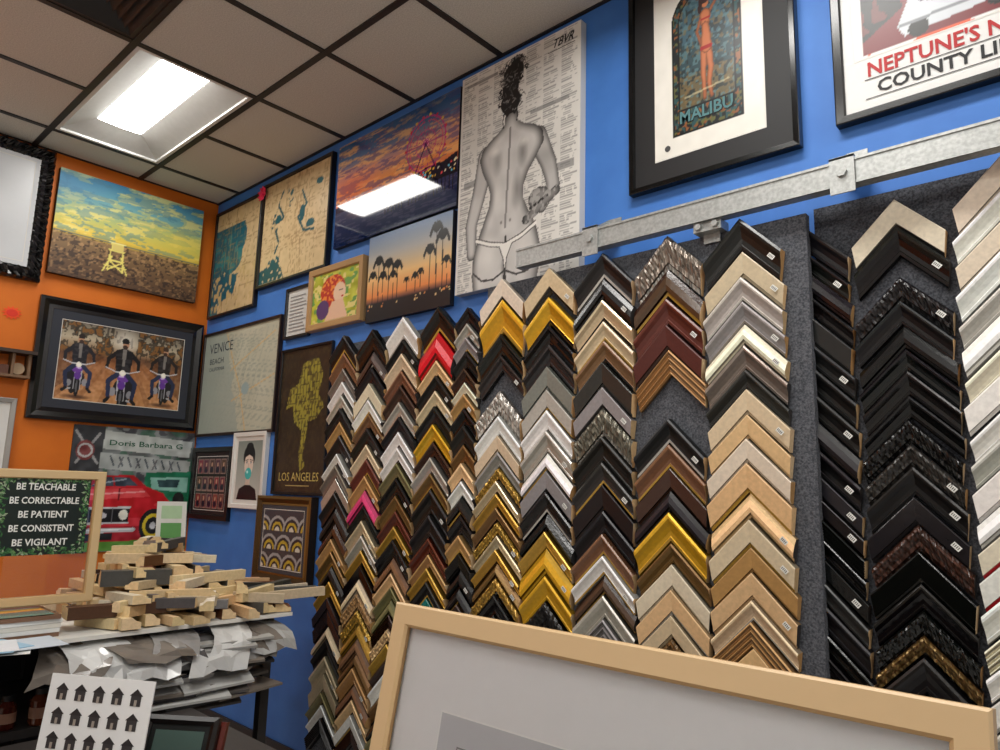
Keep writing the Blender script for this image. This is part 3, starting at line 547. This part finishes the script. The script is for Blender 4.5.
# --- bubble gum portrait
p=PT(90,104,.82,(186,190,184)); p.grad([(0,(130,138,130)),(1,(196,196,188))])
p.ell(.50,.27,.24,.20,(22,20,22)); p.ell(.50,.12,.15,.09,(22,20,22)); p.ell(.50,.40,.18,.205,(226,206,190)); p.poly([(.42,.56),(.58,.56),(.60,.78),(.40,.78)],(208,188,172)); p.poly([(.08,1),(.16,.82),(.40,.75),(.60,.75),(.84,.82),(.92,1)],(24,24,26))
p.poly([(.29,.38),(.33,.20),(.67,.20),(.71,.38),(.64,.28),(.50,.24),(.36,.28)],(22,20,22)); 
for q in (.42,.58): p.ell(q,.375,.042,.015,(240,236,230)); p.ell(q,.375,.018,.016,(30,26,26)); p.line([(q-.05,.365),(q,.358),(q+.05,.365)],.004,(20,18,18))
p.line([(.36,.335),(.46,.325)],.007,(30,26,26)); p.line([(.54,.325),(.64,.335)],.007,(30,26,26)); p.line([(.50,.38),(.49,.46),(.51,.47)],.004,(180,150,135))
p.ell(.50,.56,.13,.10,(70,184,180)); p.ell(.46,.53,.035,.025,(200,240,236))
framed('bubble_gum_portrait_print',TB,.607,1.022,1.352,1.836,.03,.03,(224,222,216),(224,222,216),.025,p)
# --- bronze framed art deco print
p=PT(80,66,1.18,(64,66,72))
for j in range(3):
    for i in range(-1,4):
        cx=i*.36+(j%2)*.18; cy=.36+j*.32
        for r_,c in ((.26,(160,160,160)),(.21,(46,48,54)),(.16,(186,160,60)),(.11,(46,48,54)),(.07,(210,206,190))):
            p.mix((np.hypot((p.x-cx)*1.18,p.y-cy)<r_)&(p.y<cy),c)
framed('bronze_framed_deco_print',TB,1.01,1.597,.948,1.44,.06,.05,[(70,52,30),(120,92,50),(84,62,34),(150,116,62),(60,44,28)],(64,66,72),.02,p,(.55,.35),prof=[(0,.002),(0,.05),(.015,.055),(.04,.035),(.052,.04),(.06,.02)])
# --- malibu arch print
p=PT(120,186,.64,(228,225,216)); p.noise(20,4,2)
arch=(((p.y>.27)&(p.y<.90)&(abs(p.x-.5)<.33))|(np.hypot((p.x-.5)/.33,(p.y-.27)/.20)<1))&(p.y<.90)
p.mix(arch,(26,32,34)); n1=vn(p.x*.64,p.y,60,3); n2=vn(p.x*.64,p.y,58,9); n3=vn(p.x*.64,p.y,62,14)
p.mix(arch&(n1>.62),(44,78,80)); p.mix(arch&(n2>.70),(92,92,54)); p.mix(arch&(n3>.76),(130,80,46))
inn=(((p.y>.27)&(p.y<.76)&(abs(p.x-.5)<.25))|(np.hypot((p.x-.5)/.25,(p.y-.27)/.145)<1))&(p.y<.76); p.mix(inn,(60,88,100)); p.mix(inn&(p.y>.40),(44,66,72)); p.mix(inn&(p.y>.58),(96,86,62)); p.mix(inn&(n1>.62),(84,116,122),.7); p.mix(inn&(n2>.66),(34,42,44),.8); p.mix(inn&(n3>.72),(120,96,60),.6)
p.mix(blur(inn,1)*(1-inn)>.12,(16,20,22)); e_=arch&(blur(arch,1)<.9); p.mix(e_,(16,20,22))
def sh2(pts,w1,w2):
    m=p.lmask(pts,w1,w2); b_=np.clip((blur(m,1)-.45)/.5,0,1); v=.55+.5*b_; p.img=np.where(m[...,None],np.stack([172*v,100*v,62*v],-1),p.img)
sh2([(.485,.47),(.475,.60),(.485,.74)],.022,.010); sh2([(.525,.47),(.545,.58),(.525,.66),(.55,.74)],.022,.010); sh2([(.465,.275),(.42,.36),(.46,.44)],.010,.008); sh2([(.535,.275),(.60,.22),(.55,.155)],.010,.008)
sh2([(.50,.275),(.50,.33)],.032,.026); sh2([(.50,.34),(.505,.40),(.505,.46)],.022,.034)
p.ell(.50,.205,.036,.030,(184,112,74)); p.ell(.495,.185,.050,.030,(50,22,18)); p.line([(.462,.19),(.45,.25)],.012,(50,22,18))
p.line([(.468,.30),(.535,.30)],.008,(150,26,26)); p.line([(.462,.462),(.548,.462)],.010,(150,26,26)); p.line([(.30,.70),(.70,.68)],.005,(200,190,150),.6)
def dm(mb,n):
    mb.text(TB,'MALIBU',3.866,2.893,.21,.050,n+.001,(76,120,124),bold=.02); mb.text(TB,'MALIBU',3.862,2.888,.22,.056,n+.0005,(10,14,16),bold=.06)
    mb.cyl(TB,3.812,2.812,.012,n,n+.0006,(70,70,70))
framed('malibu_arch_framed_print',TB,3.645,4.305,2.665,3.585,.024,.035,(14,14,15),(28,28,30),(.092,.092,.085,.05),p,(0,.2),dm)
# --- restaurant poster
p=PT(110,124,.72,(226,226,224))
p.poly([(.05,.03),(.95,.03),(.95,.985),(.05,.985)],(206,54,38)); p.mix((p.x>.05)&(p.x<.95)&(p.y>.03)&(fbm(p.x,p.y,5,4)>.52),(224,88,50))
p.poly([(.05,.60),(.95,.52),(.95,.985),(.05,.985)],(110,24,32)); p.poly([(.05,.03),(.34,.03),(.28,.30),(.22,.55),(.30,.80),(.05,.92)],(24,20,24)); p.mix((p.x<.34)&(p.x>.05)&(p.y<.9)&(vn(p.x,p.y,22,4)>.7),(120,40,36),.7)
p.poly([(.26,.90),(.34,.76),(.50,.70),(.70,.70),(.86,.80),(.90,.92),(.30,.96)],(196,202,208)); p.poly([(.38,.80),(.52,.735),(.68,.735),(.78,.80),(.5,.83)],(36,44,58)); p.ell(.38,.94,.06,.045,(18,18,18)); p.ell(.80,.92,.06,.045,(18,18,18)); p.line([(.28,.90),(.88,.88)],.008,(120,124,130)); p.line([(.5,.66),(.56,.42),(.66,.64)],.018,(30,22,26)); p.ell(.57,.38,.045,.045,(30,22,26))
def dn(mb,n):
    mb.text(TB,"NEPTUNE'S NET",4.520,2.826,.43,.052,n,(176,34,38),bold=.022); mb.text(TB,"COUNTY LINE",4.545,2.764,.39,.044,n,(22,22,26),bold=.022); mb.box(TB,4.51,4.94,2.817,2.8195,n,n+.0005,(40,40,44)); mb.box(TB,4.51,4.94,2.752,2.7545,n,n+.0005,(40,40,44))
framed('seafood_restaurant_poster',TB,4.42,5.02,2.69,3.585,.03,.035,(18,18,19),(226,226,224),(.035,.025,.175,.02),p,(0,.22),dn)

# ------------------------------------------------------------------ foreground maple picture frame leaning on a low table
lean=Vector((0.0,.056,.298)).normalized()
W_,Hh=1.11,.80
O=np.array((3.79,-1.24,1.25))-np.array(lean)*Hh
TF=T(O,(1,.03,0),tuple(lean))
mb=MB(); mc=[(186,152,108),(204,174,132),(208,178,136),(198,166,122),(176,140,96)]
mb.frame(TF,0,0,W_,Hh,[(0,-.03),(0,.0),(.004,.004),(.042,.004),(.048,-.002),(.048,-.012)],mc,(0,.42))
mb.box(TF,.01,W_-.01,.01,Hh-.01,-.03,-.024,(120,100,80),(0,.8))
mb.face([TF(.04,.04,-.016),TF(W_-.04,.04,-.016),TF(W_-.04,Hh-.04,-.016),TF(.04,Hh-.04,-.016)],(246,246,248),(0,.7))
mb.frame(TF,.175,.10,W_-.35,Hh-.29,[(0,-.0155),(.004,-.0158)],[(255,255,255)])
mb.face([TF(.178,.103,-.0156),TF(W_-.178,.103,-.0156),TF(W_-.178,Hh-.193,-.0156),TF(.178,Hh-.193,-.0156)],(204,206,212),(0,.5))
mb.frame(TF,.23,.155,W_-.46,Hh-.40,[(0,-.0154),(.003,-.0154)],[(130,132,136)])
mb.box(TF,.045,W_-.045,.045,Hh-.045,-.0115,-.0095,(255,255,255),(0,.02),1)
fr=mb.done('maple_picture_frame',[M_ART,M_GLASS])
mb=MB(); bz=float(O[2])-.006
mb.box(TW,3.5,5.15,-2.0,-.95,bz-.035,bz,(120,96,72)); 
for x in (3.56,5.05):
    for y in (-1.94,-1.05): mb.box(TW,x,x+.05,y,y+.05,0,bz-.035,(60,50,44))
mb.done('low_work_table',M_OBJ)
mb=MB()
mb.box(TW,3.95,4.75,-1.16,-1.14,bz,bz+.62,(90,76,60)); mb.box(TW,3.95,3.98,-1.16,-.98,bz,bz+.3,(90,76,60)); mb.box(TW,4.72,4.75,-1.16,-.98,bz,bz+.3,(90,76,60)); mb.done('tabletop_easel_stand',M_OBJ)

# ------------------------------------------------------------------ work table with offcut pile
tz=.95
mb=MB()
mb.box(TW,1.35,2.2,-2.3,-.5,tz-.015,tz,(222,220,212)); 
mb.box(TW,1.38,2.12,-2.25,-.55,.62,.65,(50,46,44))
mb.box(TW,1.38,2.12,-2.25,-.55,.18,.21,(50,46,44))
for x in (1.38,2.08):
    for y in (-2.26,-1.3,-.58): mb.box(TW,x,x+.04,y,y+.04,0,tz-.015,(40,38,38))
mb.box(TW,1.36,1.38,-2.25,-.55,.1,tz-.015,(36,34,36))
mb.done('work_table',M_OBJ)
mb=MB()
def offcut(x,y,z,L,w,h,ang,col,tilt=0):
    U=(cos(ang)*cos(tilt),sin(ang)*cos(tilt),sin(tilt))
    t=T((x,y,z),U,(-sin(ang),cos(ang),0)); cc=jit(col)
    pr=[(0,0),(w,0),(w,h*.55),(w*.8,h*.6),(w*.55,h),(0,h)]
    A=[t(-L/2,a-w/2,b_) for a,b_ in pr]; B=[t(L/2,a-w/2,b_) for a,b_ in pr]
    raw=jit((220,192,146))
    for i in range(6):
        j=(i+1)%6; mb.face([A[i],A[j],B[j],B[i]],cc if i not in (0,5) else tuple(v*.9 for v in cc),(0,.45))
    mb.face(A[::-1],raw,(0,.7)); mb.face(B,raw,(0,.7))
pc=[MP,MP,BE,(230,206,158),CR,(226,196,146),BR,K2,MP,OK_,GR,(90,86,84),(110,70,46),(230,206,158),CR]
rr=random.Random(31); z=tz+.003
hh=.040
for lay in range(6):
    f=lay/5; ymin=-1.27+.20*f; ymax=-.54-.34*f; xmin=1.5+.05*f; xmax=2.19-.24*f
    y=ymin; 
    while y<ymax:
        w=rr.uniform(.04,.09)
        if lay%2==0:
            x=xmin+rr.uniform(-.03,.03)
            while x<xmax-.06:
                L=rr.uniform(.08,.26); L=min(L,xmax-x+.06); offcut(x+L/2+rr.uniform(-.02,.03),y+w/2,z+rr.uniform(0,.004),L,w*.9,hh*rr.uniform(.7,1.1),rr.uniform(-.5,.5) if rr.random()<.5 else rr.uniform(-.1,.1),rr.choice(pc),rr.uniform(-.05,.05)); x+=L+.008
            y+=w+.012
        else:
            L=rr.uniform(.12,.34); x=xmin
            while x<xmax-.03:
                offcut(x,y+L/2,z+rr.uniform(0,.004),L,w*.9,hh*rr.uniform(.7,1.1),pi/2+rr.uniform(-.6,.6),rr.choice(pc),rr.uniform(-.06,.06)); x+=w+.014; w=rr.uniform(.04,.08)
            y+=L*.8
    z+=hh
for k in range(10): offcut(rr.uniform(1.60,1.92),rr.uniform(-1.04,-.86),z+.002+.02*(k%2),rr.uniform(.1,.24),.055,.038,rr.uniform(0,pi),rr.choice(pc),rr.uniform(-.12,.12))
for k in range(12): offcut(rr.uniform(2.02,2.17),-.56-rr.uniform(.0,.62),tz+.044+rr.uniform(0,.03),rr.uniform(.1,.22),.055,.038,rr.uniform(0,pi),rr.choice(pc),rr.uniform(-.1,.1))
# bigger specific pieces: dark brown board, grey block, long pale stick
offcut(2.08,-1.20,tz+.045,.34,.10,.045,1.45,(92,58,40)); offcut(1.93,-1.08,tz+.135,.26,.11,.06,1.3,(84,82,80)); offcut(1.86,-1.00,tz+.21,.34,.05,.04,1.1,(232,208,162)); offcut(1.98,-.80,tz+.13,.36,.06,.04,1.75,(236,214,170)); offcut(2.09,-1.0,tz+.085,.3,.06,.04,1.2,(226,200,150))
mb.done('molding_offcut_pile',M_MOLD)
mb=MB(); tt=T((1.60,-.88,z+.03),(.25,1,0),(-.1,0,1)); mb.box(tt,0,.13,0,.19,0,.004,(214,214,208)); mb.box(tt,.02,.11,.02,.09,.004,.005,(90,150,80)); mb.box(tt,.02,.11,.11,.17,.004,.005,(170,200,160)); mb.done('greeting_card',M_OBJ)
# stack of bagged prints on shelf
mb=MB(); zz=.653
for k in range(46):
    a=rr.uniform(-.22,.22); L=rr.uniform(.26,.44); Wd=rr.uniform(.22,.34); c=rr.choice([(194,192,186),(170,168,164),(140,130,120),(96,90,86),(206,206,202),(112,98,86),(60,58,60),(44,42,44)])
    x=2.2-Wd/2+rr.uniform(-.06,.09); y=rr.uniform(-1.15,-.72); t=T((x,y,zz),(cos(a),sin(a),0),(-sin(a),cos(a),0))
    n=6; th=.0052; drop=rr.uniform(.0,.05)
    def dz(u): return -drop*max(0,(u/(Wd/2)))**2
    for i in range(n):
        u0=-Wd/2+Wd*i/n; u1=u0+Wd/n
        mb.face([t(u0,-L/2,th+dz(u0)),t(u1,-L/2,th+dz(u1)),t(u1,L/2,th+dz(u1)+.004),t(u0,L/2,th+dz(u0)+.004)],c,(0,.2))
    mb.face([t(Wd/2,-L/2,dz(Wd/2)-.004),t(Wd/2,L/2,dz(Wd/2)),t(Wd/2,L/2,th+dz(Wd/2)+.004),t(Wd/2,-L/2,th+dz(Wd/2))],tuple(v*.8 for v in c),(0,.3))
    zz+=th
mb.done('stack_of_bagged_prints',M_OBJ)
# glossy plastic sleeves drooping over the table edge
mb=MB()
for k in range(26):
    y=rr.uniform(-1.36,-.62); wy=rr.uniform(.10,.26); out=rr.uniform(.03,.13); dp=rr.uniform(.05,.15); sk_=rr.uniform(-.10,.10); zt=tz-.02-.0022*k
    c=rr.choice([(206,206,204),(178,178,176),(150,148,146),(96,94,94),(216,216,214),(124,116,108)]); n=5; P0=[]
    for i in range(n+1):
        f=i/n; xx=2.06+(.14+out)*sin(f*pi/2*1.0); z_=zt-dp*(f**2.4); P0.append([(xx+.008*sin(i*2+j*1.7+k),y+sk_*f+wy*(j/4-.5),z_+.010*sin(j*2.2+k)*f) for j in range(5)])
    for i in range(n):
        for j in range(4): mb.face([P0[i][j],P0[i+1][j],P0[i+1][j+1],P0[i][j+1]],c,(0,.14))
mb.done('plastic_sleeves',M_OBJ)
mb=MB()
for k in range(5):
    a=rr.uniform(-.05,.05); t=T((1.93,-1.66,tz+.015*k),(cos(a),sin(a),0),(-sin(a),cos(a),0)); mb.box(t,-.2,.2,-.33,.26,0,.014,rr.choice([(210,206,196),(80,150,150),(60,60,64),(220,220,216),(120,90,70)]),(0,.4))
p=PT(60,60,.9); p.grad([(0,(60,120,170)),(.3,(250,180,70)),(.45,(240,140,60)),(.5,(30,90,110)),(1,(70,150,140))]); p.noise(12,20,3)
mb.paint(T((2.02,-1.66,tz+.076),(0,1,0),(-1,0,0)),-.30,-.10,.54,.2,0.001,p,(0,.2))
mb.done('stack_of_loose_prints',M_ART)
mb=MB()
for k in range(7):
    a=rr.uniform(-.3,.3); t=T((2.245,-1.62+rr.uniform(-.12,.12),tz+.002+.002*k),(cos(a),sin(a),0),(-sin(a),cos(a),0)); mb.box(t,-.09,.10,-.14,.14,0,.0015,rr.choice([(225,228,232),(200,210,220),(150,190,215),(230,230,226)]),(0,.4))
mb.done('loose_papers',M_OBJ)
# slogan sign in maple frame
mb=MB(); TS=T((1.9,-1.735,1.032),(0.02,1,0),(0,0,1))
mb.frame(TS,0,0,.50,.505,[(0,0),(0,.022),(.004,.025),(.030,.025),(.034,.018),(.034,0)],[(196,164,116),(208,178,130),(212,182,136),(200,166,118),(180,144,100)],(0,.45))
mb.box(TS,.140,.450,.185,.478,.008,.012,(20,34,26),(0,.4))
rq=random.Random(9)
for k in range(460):
    e=rq.random()
    if e<.5: x=rq.choice([rq.gauss(.154,.010),rq.gauss(.437,.010)]); y=rq.uniform(.19,.475)
    else: x=rq.uniform(.146,.446); y=rq.choice([rq.gauss(.198,.009),rq.gauss(.466,.008)])
    x=min(max(x,.146),.445); y=min(max(y,.189),.474); a=rq.uniform(0,2*pi); s=.008
    mb.face([TS(x-s*cos(a),y-s*sin(a),.0125),TS(x+s*.4*sin(a),y-s*.4*cos(a),.0128),TS(x+s*cos(a),y+s*sin(a),.0125),TS(x-s*.4*sin(a),y+s*.4*cos(a),.0128)],rq.choice([(60,110,60),(100,140,84),(40,90,50),(160,176,144)]))
for i,s_ in enumerate(['BE TEACHABLE','BE CORRECTABLE','BE PATIENT','BE CONSISTENT','BE VIGILANT']):
    wd_=.0175*len(s_)*.95; mb.text(TS,s_,.296-wd_/2,.428-i*.052,wd_,.026,.0135,(236,236,230),bold=.02)
mb.box(TS,.03,.47,.03,.475,.004,.006,(255,255,255),(0,.02),1)
mb.done('motivational_sign_in_frame',[M_ART,M_GLASS])
for (x,y,r,h,c) in ((2.08,-1.62,.035,.13,(110,34,26)),(2.08,-1.52,.03,.11,(70,30,24)),(2.09,-1.42,.034,.12,(90,46,30)),(2.02,-1.72,.04,.15,(60,60,64))):
    mb=MB(); t=T((x,y,.652),(1,0,0),(0,1,0)); pr=[(r*.9,0),(r,.006),(r,h*.68),(r*.55,h*.82),(r*.5,h*.84)]
    for k in range(len(pr)-1): 
        for q in range(20):
            a0,a1=2*pi*q/20,2*pi*(q+1)/20
            mb.face([t(pr[k][0]*cos(a0),pr[k][0]*sin(a0),pr[k][1]),t(pr[k][0]*cos(a1),pr[k][0]*sin(a1),pr[k][1]),t(pr[k+1][0]*cos(a1),pr[k+1][0]*sin(a1),pr[k+1][1]),t(pr[k+1][0]*cos(a0),pr[k+1][0]*sin(a0),pr[k+1][1])],c,(0,.15))
    mb.cyl(t,0,0,r*.62,h*.84,h,(24,24,24)); mb.cyl(t,0,0,r*1.01,h*.2,h*.5,(150,110,90)); mb.cyl(t,0,0,r*.9,0,.002,c); mb.done('glass_bottle',M_OBJ)
mb=MB(); cz=.68
mb.box(TW,2.36,3.02,-2.3,-1.0,cz-.03,cz,(60,56,54)); mb.box(TW,2.40,2.98,-2.26,-1.04,0,cz-.03,(44,42,44)); 
for k in range(3): mb.box(TW,2.98,2.99,-2.2+k*.39,-1.86+k*.39,.1,.6,(56,52,52)); 
mb.done('storage_cabinet',M_OBJ)
mb=MB(); U=np.array((.26,.158,0)); V=np.array((.005,.035,.19)); TC=T(np.array((2.73,-1.568,.95))-V/np.linalg.norm(V)*.265,U,V-U*np.dot(U,V)/np.dot(U,U))
mb.box(TC,0,.33,0,.27,-.004,0,(226,226,226))
for i in range(5):
    for j in range(4):
        x=.028+i*.059; y=.222-j*.062+.0; c=(50,46,48)
        mb.face([TC(x,y-.018,.001),TC(x+.032,y-.018,.001),TC(x+.032,y+.008,.001),TC(x,y+.008,.001)],c); mb.face([TC(x-.005,y+.008,.0012),TC(x+.037,y+.008,.0012),TC(x+.016,y+.026,.0012)],(36,32,34)); mb.box(TC,x+.012,x+.020,y-.018,y-.002,.0012,.0016,(150,140,130))
mb.done('house_icons_card',M_ART)
mb=MB(); TD=T((2.80,-1.37,cz+.012),(.42,.32,0),(-.03,.05,.2))
for k,(c,g) in enumerate((((26,22,22),(70,90,84)),((92,38,30),(196,190,176)))):
    o=.0+k*.03; tt=T(TD(o*.4,0,-o),TD.U,TD.V)
    mb.frame(tt,0,0,.23,.13-.012*k,[(0,-.01),(0,.008),(.012,.012),(.024,.004),(.024,-.004)],[c],(0,.3)); mb.box(tt,.01,.22,.01,.115-.012*k,-.01,.0,(20,24,24)); mb.box(tt,.04,.19,.035,.09,.0,.001,g)
mb.done('stack_of_small_dark_frames',M_ART)

# ------------------------------------------------------------------ camera (26 mm phone lens, pitched up, slight roll)
yaw,pit,rol=.7418,.1629,.0268
f=Vector((-sin(yaw)*cos(pit),cos(yaw)*cos(pit),sin(pit))); ri=Vector((cos(yaw),sin(yaw),0)); u=ri.cross(f)
a=ri*cos(rol)+u*sin(rol); b=-ri*sin(rol)+u*cos(rol)
cam=bpy.data.cameras.new('camera'); cam.lens=25.56; cam.sensor_width=36; cam.clip_start=.02
co=bpy.data.objects.new('camera',cam); scene.collection.objects.link(co)
m=Matrix.Identity(4)
for i in range(3): m[i][0]=a[i]; m[i][1]=b[i]; m[i][2]=-f[i]
m[0][3],m[1][3],m[2][3]=5.0719,-2.3158,1.5
co.matrix_world=m; scene.camera=co
w=bpy.data.worlds.new('world'); scene.world=w; w.use_nodes=True; w.node_tree.nodes['Background'].inputs[0].default_value=(.6,.65,.7,1); w.node_tree.nodes['Background'].inputs[1].default_value=.3
